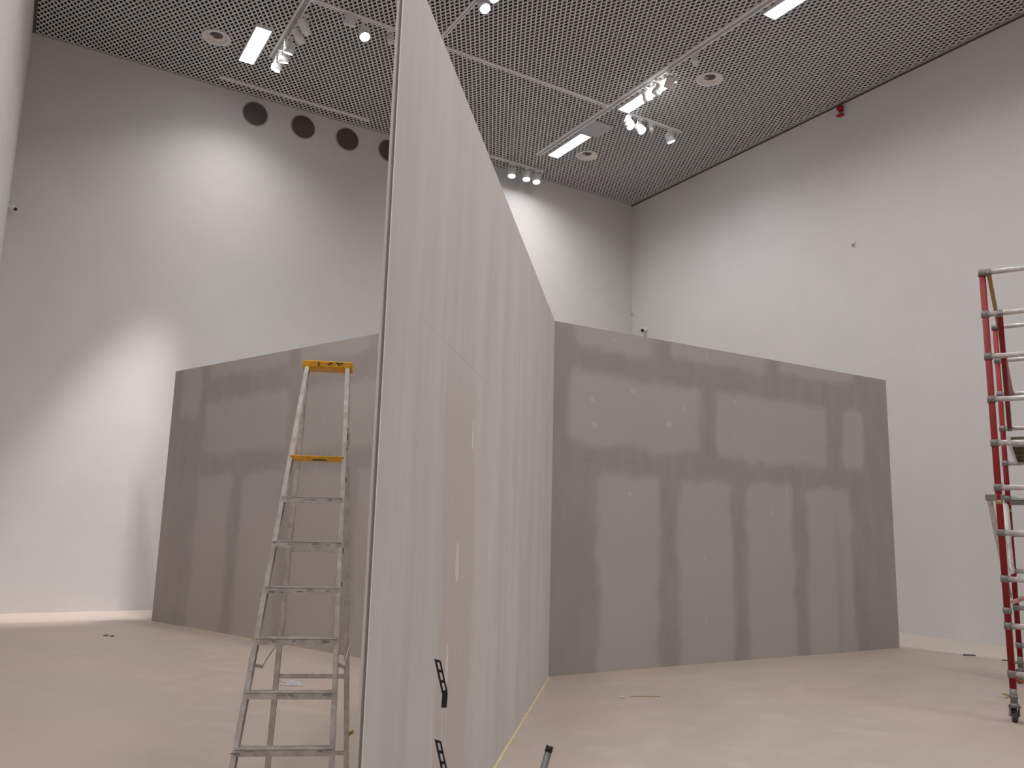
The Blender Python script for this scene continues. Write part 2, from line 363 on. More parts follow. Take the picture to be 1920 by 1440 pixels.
partition('grey-brown drywall partition with dark taped joints, right of the tall pale wall', Jp, R(59.1905), 6.402, HP, RM, rb,
    [(.57,3.23,.05,.05),(1.21,3.40,.05,.05),(.61,2.91,.055,.06),(1.82,3.03,.07,.06),(2.07,3.26,.02,.06),(3.02,3.43,.04,.04),(1.16,2.1,.03,.03),(2.4,1.33,.025,.05),(3.7,1.95,.035,.04),(4.0,2.23,.03,.04),(.9,4.02,.03,.03),(2.5,4.02,.03,.06),(2.42,.55,.015,.07),(3.0,2.98,.03,.02)])
# left partition
L_rects = [(1.08,3.28,2.66,3.53),(3.58,5.2,2.63,3.53),(5.5,7.9,2.63,3.53),(.25,.85,3.3,4.3),(1.1,3.2,3.92,4.3),(3.5,5.0,3.9,4.3),(5.3,7.9,3.9,4.3),
           (1.05,1.97,-.4,2.33),(2.28,3.24,-.4,2.36),(3.56,4.6,-.4,2.34),(4.9,5.9,-.4,2.34),(6.2,7.2,-.4,2.34)]
LM = board_mat('board_left', L_rects, (.52,.475,.45), (.505,.455,.43), (.41,.365,.342), (.445,.405,.38))
lb = [(a, b, 0, 2.48) for a, b in ((0,.86),(.86,2.12),(2.12,3.40),(3.40,4.74),(4.74,6.05),(6.05,7.75))] + \
     [(0,.86,2.48,3.73),(.86,3.43,2.48,3.73),(3.43,5.35,2.48,3.73),(5.35,7.75,2.48,3.73)] + [(0,3.4,3.73,HP),(3.4,5.2,3.73,HP),(5.2,7.75,3.73,HP)]
partition('brownish drywall partition with dark taped joints behind the stepladder', (-5.76290, 13.88871), R(129.3266), 7.75, HP, LM, lb,
    [(2.77,3.10,.06,.05),(4.12,3.04,.05,.08),(3.33,2.38,.02,.06),(4.5,3.5,.07,.03),(2.2,3.1,.03,.03),(1.15,.12,.03,.05),(1.6,.07,.05,.04),(2.6,1.0,.02,.05)])
# near partition: N to J
Np = (-.52396, 3.14537); LN = 6.6445
NM = skim_mat()
nb = [(.075,.60,0,HP),(.60,1.85,0,2.6),(.60,1.85,2.6,HP),(1.85,3.10,0,2.6),(1.85,3.10,2.6,HP),(3.10,4.35,0,HP),(4.35,5.60,0,2.6),(4.35,5.60,2.6,HP),(5.60,LN-.0005,0,HP)]
tn = partition('tall pale grey skimmed drywall partition standing nearest, seen almost edge-on', Np, R(8.8633), LN - .001, HP, NM, nb,
    [(1.58,1.43,.055,.14),(1.42,.91,.03,.16),(2.97,.86,.02,.10),(2.6,1.5,.02,.12),(3.6,1.9,.02,.1),(1.9,2.2,.03,.12)], x_start=.074, miter=.392)
# sharp leading end: metal corner bead and cut end face
bm = BM(); add_prism(bm, [(.060,-.0015),(.071,-.0015),(.076,.012),(.395,.1262),(.379,.1285)], (0,0,0), (1,0,0), (0,1,0), (0,0,1), HP)
obj('corner_bead', bm, EDGE, tn)
bm = BM(); add_box(bm, (.0715, -.0004, 0), (.0738, .010, HP)); obj('joint_gap', bm, mat('joint_brown', (.36, .31, .28), .9), tn)
# yellow tape strip on the floor along the near partition's foot
bm = BM(); add_box(bm, (.2, -.024, .0005), (LN, -.002, .004))
o = obj('masking_tape', bm, TAPE); o.location = (Np[0], Np[1], 0); o.rotation_euler = (0, 0, math.pi/2 - R(8.8633)); tag(o, 'thin pale yellow tape strip on the floor at the foot of the tall pale partition', 'tape')
bm = BM(); add_box(bm, (.02, -.016, .0005), (4.2, -.002, .003))
o = obj('masking_tape', bm, TAPE); o.location = (Jp[0], Jp[1], 0); o.rotation_euler = (0, 0, math.pi/2 - R(59.1905)); tag(o, 'faint yellow tape strip on the floor at the foot of the right partition', 'tape')
bm = BM(); add_box(bm, (.8, -.022, .0005), (7.5, -.002, .003))
o = obj('masking_tape', bm, TAPE); o.location = (-5.76290, 13.88871, 0); o.rotation_euler = (0, 0, math.pi/2 - R(129.3266)); tag(o, 'yellowish tape strip on the floor at the foot of the partition behind the stepladder', 'tape')

# ================================================================== ceiling fittings
def fit(name, label, cat, u, w_, z=HC, rot=0.0, group=None):
    return thing(name, label, cat, RP(u, w_, z), ROOMROT + rot, group)
# light panels
def make_panel(label, u0, w0, Lw=1.31, Wu=.28, group=None, spread=152, dim=1.0):
    t = fit('ceiling_light', label, 'ceiling light', u0 + Wu/2, w0 + Lw/2, HC - .03, group=group)
    bm = BM(); D = .04
    for s_ in (-1, 1):
        add_box(bm, (s_*Wu/2 - .008, -Lw/2 - .012, -.012), (s_*Wu/2 + .008, Lw/2 + .012, D + .03)); add_box(bm, (-Wu/2, s_*Lw/2 - .008, -.012), (Wu/2, s_*Lw/2 + .008, D + .03))
    add_box(bm, (-Wu/2 + .008, -Lw/2 + .008, D + .02), (Wu/2 - .008, Lw/2 - .008, D + .03))
    obj('frame', bm, TRACK, t)
    bm = BM(); add_box(bm, (-Wu/2 + .009, -Lw/2 + .009, D), (Wu/2 - .009, Lw/2 - .009, D + .012)); obj('diffuser', bm, PANEL, t)
    ld = bpy.data.lights.new('panel_light', 'AREA'); ld.shape = 'RECTANGLE'; ld.size = Wu - .03; ld.size_y = Lw - .03
    ld.energy = PANEL_W * dim; ld.color = PANEL_COL; ld.spread = R(spread)
    lo = bpy.data.objects.new('panel_light', ld); COL.objects.link(lo); lo.parent = t; lo.location = (0, 0, D - .004)
    return t
make_panel('bright white rectangular ceiling light left of the tall partition', UL, 1.31, spread=128, dim=.75)
make_panel('bright white ceiling light furthest back, beside the grey ceiling tile', UR, 1.30)
make_panel('bright white ceiling light with spotlights in front of it, mid right track', UR, 3.93, 1.50)
make_panel('bright white ceiling light cut off by the top edge of the photo', UR, 7.85)
for u_, w_, n_ in ((UL, 6.5, 'first'), (UL, 9.2, 'second'), (UL, 11.8, 'third'), (UL, 14.4, 'fourth'), (UL, 17.0, 'fifth')):  # unseen panels added on the left to brighten the room
    make_panel('added unseen fill light, %s on the left track from the visible one' % n_, u_, w_, group='added fill lights outside the frame')
for u_, w_, n_ in ((UR, 11.8, 'first'), (UR, 15.7, 'second'), (UR, 18.3, 'third')):  # unseen panels added on the right to brighten the room
    make_panel('added unseen fill light, %s on the right track beyond the cut off one' % n_, u_, w_, group='added fill lights outside the frame')
# round downlights
def downlight(label, u_, w_):
    t = fit('round_downlight', label, 'downlight', u_, w_, HC)
    bm = BM(); add_lathe(bm, [(.18,.03),(.25,.03),(.262,-.012),(.25,-.02),(.20,-.016),(.185,.0)], n=40)
    # open ring: remove the two caps
    bmesh.ops.delete(bm, geom=[f for f in bm.faces if len(f.verts) > 4], context='FACES'); obj('ring', bm, WHITEM, t)
    bm = BM(); add_lathe(bm, [(.205,-.008),(.19,.0),(.16,.03),(.112,.042)], n=36)
    bmesh.ops.delete(bm, geom=[f for f in bm.faces if len(f.verts) > 4], context='FACES'); obj('reflector', bm, CONE, t)
    bm = BM(); add_lathe(bm, [(.113,.041),(.112,.12)], n=28); obj('lamp_well', bm, HOLE, t)
    bm = BM(); add_prism(bm, [(-.18,-.016),(-.05,-.016),(-.05,.016),(-.18,.016)], (0,0,.0), (1,0,0), (0,0,1), (0,1,0), .004); obj('baffle', bm, CONE, t)
downlight('unlit round white ceiling downlight left of the left light panel', 2.90, 1.79)
downlight('unlit round white ceiling downlight right of the mid light panel', 11.39, 5.81)
downlight('unlit round white ceiling downlight near the far corner', 11.42, 1.75)
# service tile
bm = BM(); add_box(bm, (-.29, -.30, -.012), (.29, .30, .012))
o = obj('ceiling_tile', bm, TILE, bevel=.003); o.location = RP(10.77, 2.95, HC - .012); o.rotation_euler = (0, 0, ROOMROT); tag(o, 'flat grey square ceiling panel between the two right light panels', 'ceiling tile')
# tracks
def track(label, u0, u1, w0, w1, wid=.09, double=False, h=.035):
    t = fit('lighting_track', label, 'lighting track', (u0+u1)/2, (w0+w1)/2, HC)
    dx, dy = abs(u1-u0)/2, abs(w1-w0)/2
    al = dx > dy
    X, Y = (dx, wid/2) if al else (wid/2, dy)
    if not double:
        bm = BM(); add_box(bm, (-X, -Y, -h), (X, Y, .01)); obj('rail', bm, TRACK, t, bevel=.004)
        bm = BM(); k = .008
        add_box(bm, (-X + .02, -k, -h - .001), (X - .02, k, -h + .004)) if al else add_box(bm, (-k, -Y + .02, -h - .001), (k, Y - .02, -h + .004))
        obj('slot', bm, TRACKG, t)
    else:
        for s_ in (-1, 1):
            bm = BM()
            add_box(bm, (s_*X - .014, -Y, -h), (s_*X + .014, Y, .01)); obj('rail', bm, TRACK, t)
        bm = BM(); add_box(bm, (-X + .014, -Y, -h + .015), (X - .014, Y, -h + .02)); obj('cover', bm, TRIMM, t)
track('double-rail white track along the left light panel', 3.955, 3.955, 1.75, 16.0, .11, True)
track('double-rail white track running alongside the right light panels', 10.43, 10.43, 1.13, 17.0, .11, True)
track('long white cross track spanning the ceiling from left to right', 4.03, 10.36, 3.88, 3.88, .085)
track('short white cross track right of the bright mid panel', 10.92, 12.42, 3.88, 3.88, .085)
track('white track close to the back wall above the round vents', 3.25, 6.44, .42, .42, .075)
track('white track close to the back wall carrying three lit spots', 8.4, 11.05, .42, .42, .075)
track('white track running towards the camera just right of the tall partition', 6.36, 6.36, 4.2, 12.0, .075)

# spotlights
def make_spot(label, u_, w_, drop, aim, lit=True, r=.095, L=.22, box=False, power=None, group='track spotlights', cone=62, col=None):
    """head hangs below the track; aim = room point the beam goes to"""
    t = fit('track_spotlight', label, 'spotlight', u_, w_, HC - .038, group=group)
    a = Vector((aim[0] - u_, -(aim[1] - w_), aim[2] - (HC - .035 - drop))).normalized()
    bm = BM(); add_box(bm, (-.055, -.022, -.045), (.055, .022, 0)); obj('adaptor', bm, TRACK, t, bevel=.004)
    bm = BM(); add_tube(bm, (0, 0, -.04), (0, 0, -drop + r + .03), .011, 10); obj('stem', bm, SPOTB, t)
    if box:
        bm = BM(); add_box(bm, (-.36, -.03, -.20), (-.17, .03, -.005)); obj('driver_box', bm, SPOTB, t, bevel=.006)
    c = Vector((0, 0, -drop)); side = a.cross(Vector((0, 0, 1))).normalized()
    bm = BM()
    up = side.cross(a).normalized()
    top = Vector((0, 0, -drop + r + .03))
    for s_ in (-1, 1):
        add_beam(bm, c + side*(s_*(r + .012)), top + side*(s_*(r + .012)), a, .028, .006)
    add_beam(bm, top - side*(r + .015), top + side*(r + .015), a, .028, .006)
    obj('yoke', bm, SPOTB, t)
    rot = a.to_track_quat('Z', 'Y').to_matrix().to_4x4(); M4 = Matrix.Translation(c) @ rot
    bm = BM(); add_lathe(bm, [(r*.45,-L*.55),(r*.8,-L*.5),(r*.86,-L*.42),(r*.86,-L*.05),(r,0),(r,L*.45),(r*.93,L*.45),(r*.9,L*.34),(r*.2,L*.33)], M4, 28); hd = obj('head', bm, SPOTB, t)
    bm = BM()
    for k in range(5):
        z = -L*.42 + k*L*.07; add_lathe(bm, [(r*.87, z), (r*.96, z + .002), (r*.96, z + .006), (r*.87, z + .008)], M4, 24)
    obj('cooling_fin', bm, SPOTB, hd, kind='stuff')
    bm = BM(); add_lathe(bm, [(r*.88,L*.345),(r*.86,L*.36)], M4, 28); obj('lens', bm, LENS if lit else WHITEM, hd)
    if power:
        ld = bpy.data.lights.new('spot_beam', 'SPOT'); ld.energy = power; ld.spot_size = R(cone); ld.spot_blend = 1.0; ld.shadow_soft_size = .14; ld.color = col or SPOT_COL
        lo = bpy.data.objects.new('spot_beam', ld); COL.objects.link(lo); lo.parent = t
        lo.location = c + a*(L*.36 + .01); lo.rotation_euler = a.to_track_quat('-Z', 'Y').to_euler()
    return t
# right short track
make_spot('lit spotlight on the short right track, nearest the mid panel', 10.95, 3.88, .20, (12.5, 9, 1), power=SPOT_W*.5)
make_spot('lit spotlight on the short right track, second from the mid panel', 11.25, 3.88, .22, (13.5, 10, 1), power=SPOT_W*.5)
make_spot('small unlit spotlight between lit ones on the short right track', 11.56, 3.88, .14, (12.4, 8, 0), lit=False, r=.045, L=.17)
make_spot('lit spotlight at the right end of the short right track', 12.10, 3.88, .20, (14.2, 4.6, 4.5), power=SPOT_W*.2, cone=95)
# back wall track
make_spot('lit spotlight near the back wall, leftmost of three', 10.15, .42, .24, (9.3, 1.3, 4), power=SPOT_W*.06)
make_spot('lit spotlight near the back wall, middle of three', 10.57, .42, .22, (9.9, 1.6, 4), power=SPOT_W*.06)
make_spot('lit spotlight near the back wall, rightmost of three', 10.86, .42, .22, (10.3, 1.8, 4), power=SPOT_W*.06)
# right trunk
make_spot('lit spotlight in front of the mid panel, highest in the photo', 10.52, 5.62, .22, (12.4, 0, 5), power=SPOT_W*.28, cone=80)
make_spot('lit spotlight in front of the mid panel, second from its upper end', 10.52, 5.28, .22, (10.2, 0, 6.6), power=SPOT_W*.22, cone=66)
make_spot('lit spotlight in front of the mid panel, third from its upper end', 10.52, 4.95, .20, (14.2, 3.6, 5.0), power=SPOT_W*.22, cone=95)
make_spot('small unlit spotlight beside the round downlight right of the mid panel', 10.50, 6.32, .13, (11, 9, 0), lit=False, r=.06, L=.18)
# left cluster
make_spot('lit spotlight right of the left light panel, nearest of its cluster', 4.02, 2.66, .24, (3.2, 0, 3.2), power=SPOT_W*.42, cone=44)
make_spot('lit spotlight right of the left light panel, middle of its cluster', 4.02, 2.31, .24, (4.9, 0, 3.2), power=SPOT_W*.42, cone=44)
make_spot('lit spotlight right of the left light panel, furthest back of its cluster', 4.00, 1.96, .24, (1.15, 0, -.3), power=SPOT_W*34, cone=25, col=WARM_SPOT)
make_spot('unlit grey spotlight on the left track above the lit cluster', 4.05, 3.45, .24, (5.5, 2.5, 9), lit=False, r=.07, L=.30)
make_spot('unlit grey spotlight on the left track, closer to the lit cluster', 4.05, 3.12, .24, (5.5, 2.2, 9), lit=False, r=.07, L=.30)
make_spot('lit spotlight with a square driver box, left of the tall partition', 4.98, 3.88, .26, (5.3, 6.4, 5), box=True, power=SPOT_W*.6)
make_spot('small dim spotlight just left of the tall partition top', 5.47, 3.88, .20, (5.6, 5, 6), lit=False, r=.05, L=.2)
make_spot('lit spotlight at the top edge right of the tall partition', 6.38, 5.66, .20, (6.8, 8.5, 5), power=SPOT_W*.6)
make_spot('lit spotlight behind another at the top edge right of the tall partition', 6.38, 5.95, .17, (8.0, 8.5, 5), power=SPOT_W*.5)

make_spot('added unseen fill spotlight on the left track, aimed at the left partition', 3.955, 8.0, .24, (4.6, 3.6, 1.2), power=SPOT_W*7, cone=80, col=WARM_SPOT, group='added fill spotlights outside the frame')  # added out of view to brighten the left partition
make_spot('added unseen fill spotlight on the centre track, aimed at the tall partition', 6.36, 11.0, .24, (3.2, 11.6, 4.2), power=SPOT_W*5.0, cone=62, col=WARM_SPOT, group='added fill spotlights outside the frame')  # added out of view to brighten the tall partition

# ================================================================== things on the walls
def vent(label, u_, m):
    t = thing('round_vent', label, 'wall vent', RP(u_, .0, 10.033), ROOMROT, 'round vents high on the back wall')
    M4 = Matrix.Rotation(R(90), 4, 'X')
    bm = BM(); add_lathe(bm, [(.245,0),(.265,0),(.265,.012),(.258,.018),(.245,.018)], M4, 48)
    bmesh.ops.delete(bm, geom=[f for f in bm.faces if len(f.verts) > 4], context='FACES'); obj('rim', bm, VRIM, t)
    bm = BM(); add_lathe(bm, [(.246,.0005),(.246,.008)], M4, 48); obj('mesh_cover', bm, m, t)
vent('round dark grey vent, leftmost on the back wall', 4.10, VENTG)
vent('round dark brown vent, second from the left on the back wall', 5.12, VENTB)
vent('round dark brown vent, third from the left on the back wall', 6.12, VENTB)
vent('round dark vent half hidden by the tall partition', 7.12, VENTB)
def dome_camera(label, pos, rotz, s=1.0, tilt=25):
    t = thing('security_camera', label, 'camera', pos, rotz)        # local -y points out of the wall
    bm = BM(); add_tube(bm, (0, 0, 0), (0, -.03*s, 0), .055*s, 20); obj('base', bm, WHITEM, t)
    bm = BM(); add_tube(bm, (0, -.03*s, 0), (0, -.075*s, -.02*s), .018*s, 12); obj('bracket', bm, WHITEM, t)
    a = Vector((.35, -.8, -.35)).normalized()
    bm = BM(); c = Vector((0, -.10*s, -.03*s)); add_lathe(bm, [(.03*s,-.07*s),(.05*s,-.05*s),(.058*s,0),(.06*s,.06*s),(.052*s,.065*s)], Matrix.Translation(c) @ a.to_track_quat('Z','Y').to_matrix().to_4x4(), 24); obj('housing', bm, WHITEM, t)
    bm = BM(); add_lathe(bm, [(.046*s,.064*s),(.044*s,.072*s),(.02*s,.080*s)], Matrix.Translation(c) @ a.to_track_quat('Z','Y').to_matrix().to_4x4(), 20); obj('lens', bm, BLACK, t)
RW_ROT = ROOMROT - math.pi/2       # local -y leads from the right wall into the room (-u)
dome_camera('small white security camera with black lens on the right wall above the partition', RP(WID, .60, 6.80), RW_ROT)
# its face turned to the room; twin in the left corner
t = thing('security_camera', 'tiny dark-lensed camera in the far left corner of the room', 'camera', RP(0.0, .12, 6.98), ROOMROT + math.pi/2)
bm = BM(); add_tube(bm, (0, 0, 0), (0, -.035, 0), .05, 20); obj('base', bm, WHITEM, t)
bm = BM(); add_lathe(bm, [(.05,0),(.055,.03),(.045,.06),(.02,.075)], Matrix.Translation((0,-.035,0)) @ Matrix.Rotation(R(90),4,'X'), 20); obj('housing', bm, WHITEM, t)
bm = BM(); add_tube(bm, (-.02, -.10, -.015), (-.035, -.125, -.025), .028, 16); obj('lens', bm, BLACK, t)
def sensor(label, pos, rotz):
    t = thing('motion_sensor', label, 'sensor', pos, rotz)
    bm = BM(); add_box(bm, (-.03, -.025, -.05), (.03, 0, .05)); obj('housing', bm, WHITEM, t, bevel=.008)
    bm = BM(); add_lathe(bm, [(.028,0),(.026,.015),(.012,.026)], Matrix.Translation((0,-.024,-.008)) @ Matrix.Rotation(R(90),4,'X'), 18); obj('lens', bm, TRIMM, t)
sensor('small pale sensor in the far right corner above the security camera', RP(WID, .05, 7.33), RW_ROT)
sensor('small pale sensor alone in the middle of the right wall', RP(WID, 6.79, 7.33), RW_ROT)
t = thing('fire_alarm', 'red fire alarm sounder high on the right wall under the ceiling', 'fire alarm', RP(WID, 6.66, 10.26), RW_ROT)
MX = Matrix.Rotation(R(90), 4, 'X')
bm = BM(); add_box(bm, (-.05, -.03, -.07), (.05, 0, .07)); obj('base', bm, ALRM, t, bevel=.01)
bm = BM(); add_lathe(bm, [(.055,.028),(.062,.05),(.06,.09),(.04,.11)], MX, 24); obj('sounder', bm, ALRM, t)
bm = BM(); add_box(bm, (-.065, -.11, -.165), (.065, -.0, -.135)); obj('beacon', bm, ALRM, t, bevel=.006)
bm = BM(); add_box(bm, (-.02, -.03, -.14), (.02, 0, -.07)); obj('connector', bm, REDD, t)

# ================================================================== stepladder
YAW = -.123; TILT = .42; W0, WR = .184, .051; ZC = 2.653
Bv = Vector((math.sin(YAW), math.cos(YAW), 0)); Wv = Vector((math.cos(YAW), -math.sin(YAW), 0)); P0 = Vector((-1.157, 4.886, 0))
def LF(z, sd, off=0.0): p = P0 + Bv*(TILT*(z - 1.65)) + Wv*(sd*(W0 + WR*(1.65 - z) + off)); return Vector((p.x, p.y, z))
_top = P0 + Bv*(TILT*(ZC - 1.65) + .06)
def LR(z, sd, off=0.0): p = _top + Bv*(.149*(ZC - z)) + Wv*(-.010 + sd*(.143 + .046*(ZC - z) + off)); return Vector((p.x, p.y, z))
LO = P0 + Bv*0.0
lad = thing('stepladder', 'plaster-splattered aluminium stepladder with yellow top, left of the tall partition', 'ladder', LO)
fd = (LF(ZC, 0) - LF(0, 0)).normalized(); fn = fd.cross(Wv).normalized()      # fn: across the front plane (towards viewer/back)
for sd in (-1, 1):
    bm = BM(); add_channel(bm, LF(.02, sd, .006), LF(ZC - .02, sd, .006), Wv * -sd, .024, .062); obj('front_rail', bm, ALU, lad, origin=LO)
    bm = BM(); add_channel(bm, LR(.02, sd, .004), LR(ZC - .04, sd, .004), Wv * -sd, .030, .040); obj('rear_leg', bm, ALU, lad, origin=LO)
    bm = BM(); p = LF(.0, sd, .006); add_box(bm, (p.x - .022, p.y - .04, 0), (p.x + .022, p.y + .04, .05)); obj('foot', bm, RUB, lad, origin=LO, bevel=.004)
    bm = BM(); p = LR(.0, sd); add_box(bm, (p.x - .018, p.y - .024, 0), (p.x + .018, p.y + .024, .04)); obj('foot', bm, RUB, lad, origin=LO, bevel=.004)
for k, z in enumerate((.254, .510, .760, 1.015, 1.273, 1.521, 1.777)):
    a, b = LF(z, -1, -.004), LF(z, 1, -.004)
    bm = BM()
    add_beam(bm, a + Vector((0,0,.014)), b + Vector((0,0,.014)), Bv, .078, .005)          # tread
    add_beam(bm, a - Bv*.037, b - Bv*.037, Bv, .004, .034); add_beam(bm, a + Bv*.037, b + Bv*.037, Bv, .004, .034)
    for j in range(5): o_ = Bv*(-.03 + .015*j) + Vector((0,0,.0175)); add_beam(bm, a + o_, b + o_, Bv, .004, .003)
    st = obj('step', bm, ALU, lad, origin=LO)
    rnd = random.Random(k); bm = BM()                                                     # dried plaster blobs
    for j in range(5):
        q = a.lerp(b, rnd.random()) - Bv*.039 + Vector((0, 0, rnd.uniform(-.012, .012)))
        add_prism(bm, patch_outline(rnd.uniform(.012, .03), rnd.uniform(.004, .009), rnd), q, Wv, (0,0,1), -Bv, .0015)
    obj('plaster_blob', bm, ALUL, st, kind='stuff', origin=LO)
# yellow platform step and cap
z = 2.034; a, b = LF(z, -1, -.004), LF(z, 1, -.004)
bm = BM(); add_beam(bm, a + Bv*.05, b + Bv*.05, Bv, .17, .026); obj('platform_step', bm, YEL, lad, origin=LO, bevel=.004).__setitem__('label', 'yellow plastic platform step with dirty edge')
bm = BM(); add_beam(bm, a.lerp(b, .42) - Bv*.036 - Vector((0,0,.012)), a.lerp(b, .68) - Bv*.036 - Vector((0,0,.012)), Bv, .004, .008); obj('smudge', bm, SMUT, lad, origin=LO)
a, b = LF(ZC + .012, -1, .026), LF(ZC + .012, 1, .026)
bm = BM(); add_beam(bm, a + Bv*.03, b + Bv*.03, Bv, .135, .046); cap = obj('top_cap', bm, YEL, lad, origin=LO, bevel=.008); cap['label'] = 'yellow plastic top cap'
bm = BM(); add_beam(bm, a + Bv*.03 - Vector((0,0,.026)), b + Bv*.03 - Vector((0,0,.026)), Bv, .115, .012); obj('cap_skirt', bm, YEL, cap, origin=LO)
fr = a.lerp(b, .32) - Bv*.0385
bm = BM(); add_prism(bm, [(-.006,-.016),(-.002,-.016),(-.001,-.006),(.002,-.006),(.002,-.016),(.006,-.016),(.004,.004),(.002,.016),(-.001,.016),(-.003,.004)], fr, Wv, (0,0,1), -Bv, .0008); obj('safety_mark', bm, SMUT, cap, origin=LO)
rnd = random.Random(3); bm = BM()
for x_ in (.52, .56, .70, .74, .78): add_prism(bm, patch_outline(.014, .005, rnd), a.lerp(b, x_) - Bv*.0385 + Vector((0,0,rnd.uniform(-.004,.012))), Wv, (0,0,1), -Bv, .0006)
obj('smudge', bm, SMUT, cap, origin=LO)
# rear braces, spreaders
for z in (1.469, .655, .161):
    bm = BM(); add_beam(bm, LR(z, -1), LR(z, 1), (0,0,1), .030, .014); obj('rear_brace', bm, ALU, lad, origin=LO)
for sd in (-1, 1):
    A = LF(.90, sd, .012); Bq = LR(.86, sd, .012)
    mid = A.lerp(Bq, .45) + Vector((0, 0, -.07))
    bm = BM(); add_beam(bm, A, mid, (0,0,1), .018, .004); add_beam(bm, mid, Bq, (0,0,1), .018, .004); add_tube(bm, mid - Wv*.008, mid + Wv*.008, .010, 10); obj('spreader', bm, ALU, lad, origin=LO)
bm = BM(); q = LR(.28, 1); add_tube(bm, q, q + Vector((.035, -.02, .02)), .012, 10); obj('knob', bm, OCH, lad, origin=LO)
# plaster lumps on the rails
bm = BM(); rnd = random.Random(11)
for z, sd in ((1.17, -1), (1.12, -1), (1.08, -1), (1.22, -1), (1.03, -1), (2.2, 1), (2.16, 1), (2.12, 1), (2.24, 1), (1.72, -1), (1.62, -1), (1.9, 1), (.9, -1), (1.3, 1), (1.5, 1)):
    c = LF(z + rnd.uniform(-.02, .02), sd, .010); M4 = Matrix.Translation(c) @ Matrix.Diagonal((rnd.uniform(.6,1),1,rnd.uniform(1.2,2.6),1))
    add_lathe(bm, [(.001,-.009),(.005,-.005),(.006,.002),(.004,.007),(.001,.009)], M4, 7)
obj('plaster_lump', bm, mat('plaster_lump', (.30,.27,.26), .8, col2=(.18,.16,.15), scale=60), lad, kind='stuff', origin=LO)

# ================================================================== scaffold tower
F1 = Vector((4.715, 7.976, 0)); B1 = Vector((6.090, 10.116, 0)); WV = Vector((math.sin(R(122.7)), math.cos(R(122.7)), 0)); TW = .85
F2, B2 = F1 + WV*TW, B1 + WV*TW; DV = (B1 - F1).normalized(); Z3 = Vector((0, 0, 1)); RS = .43
tow = thing('scaffold_tower', 'red and silver mobile scaffold tower on castors at the right edge', 'scaffold', F1)
for p in (F1, F2, B1, B2):
    bm = BM(); add_tube(bm, p + Z3*.27, p + Z3*4.27, .0295, 16); up = obj('upright', bm, RED, tow, origin=F1)
    bm = BM(); add_tube(bm, p + Z3*1.99, p + Z3*2.03, .030, 16); obj('spigot_ring', bm, OCH, up, origin=F1)
def collar(p, z, h=.06, r=.038, m=COLR):
    bm = BM(); add_tube(bm, p + Z3*(z - h/2), p + Z3*(z + h/2), r, 14); obj('collar', bm, m, tow, origin=F1)
for A, Bq in ((F1, F2), (B1, B2)):
    for k in range(1, 11):
        z = RS * k
        bm = BM(); add_tube(bm, A + Z3*z, Bq + Z3*z, .026, 14); obj('rung', bm, SALU, tow, origin=F1)
        for p in (A, Bq): collar(p, z, .065)
collar(F1, 1.0, .055)
def clampbar(P, Q, m, r=.021, r2=None, name='brace', c=True):
    bm = BM(); add_tube(bm, P, Q, r, 14, r2=r2); o = obj(name, bm, m, tow, origin=F1)
    if c:
        for e, d in ((P, Q), (Q, P)):
            u_ = (d - e).normalized()
            bm = BM(); add_beam(bm, e - u_*.03, e + u_*.035, Z3 if abs(u_.z) < .9 else DV, .055, .05); obj('clamp', bm, COLR, o, origin=F1, bevel=.006)
_a, _b = F1 + WV*.055 + Z3*4.30, B1 + WV*.125 + Z3*3.44
clampbar(_a, _a.lerp(_b, .4), OCH); clampbar(_a.lerp(_b, .4), _b, REDD, r=.023)
clampbar(F1 + WV*.125 + Z3*3.87, B1 + WV*.075 + Z3*3.01, RED, r=.026)
clampbar(F2 - WV*.12 + Z3*3.87, B2 - WV*.1 + Z3*3.01, RED)
clampbar(F2 - WV*.12 + Z3*4.30, B2 - WV*.1 + Z3*3.44, REDD)
# stabiliser and braces lower down
clampbar(F1 - WV*.08 + Z3*2.04, B1 - WV*.06 + Z3*.99, SALU, r=.026, c=False)
bm = BM(); add_beam(bm, F1 - WV*.115 + Z3*2.055, F1 + WV*.05 + Z3*2.055, Z3, .06, .05); obj('clamp', bm, COLR, tow, origin=F1, bevel=.008)
bm = BM(); add_beam(bm, B1 - WV*.04 + Z3*2.10, B2 + Z3*2.10, Z3, .05, .05); obj('ledger', bm, COLR, tow, origin=F1, bevel=.004)
q = B1 - WV*.03 + Z3*2.06 - DV*.05; q2 = F1 + WV*.06 + Z3*1.36
clampbar(q, q.lerp(q2, .5), WHITEM, r=.034, c=False); clampbar(q.lerp(q2, .5), q2, SALU, r=.024, c=False)
clampbar(F1 + WV*.05 + Z3*1.08, B2 + Z3*1.35, REDD, r=.020, c=False)
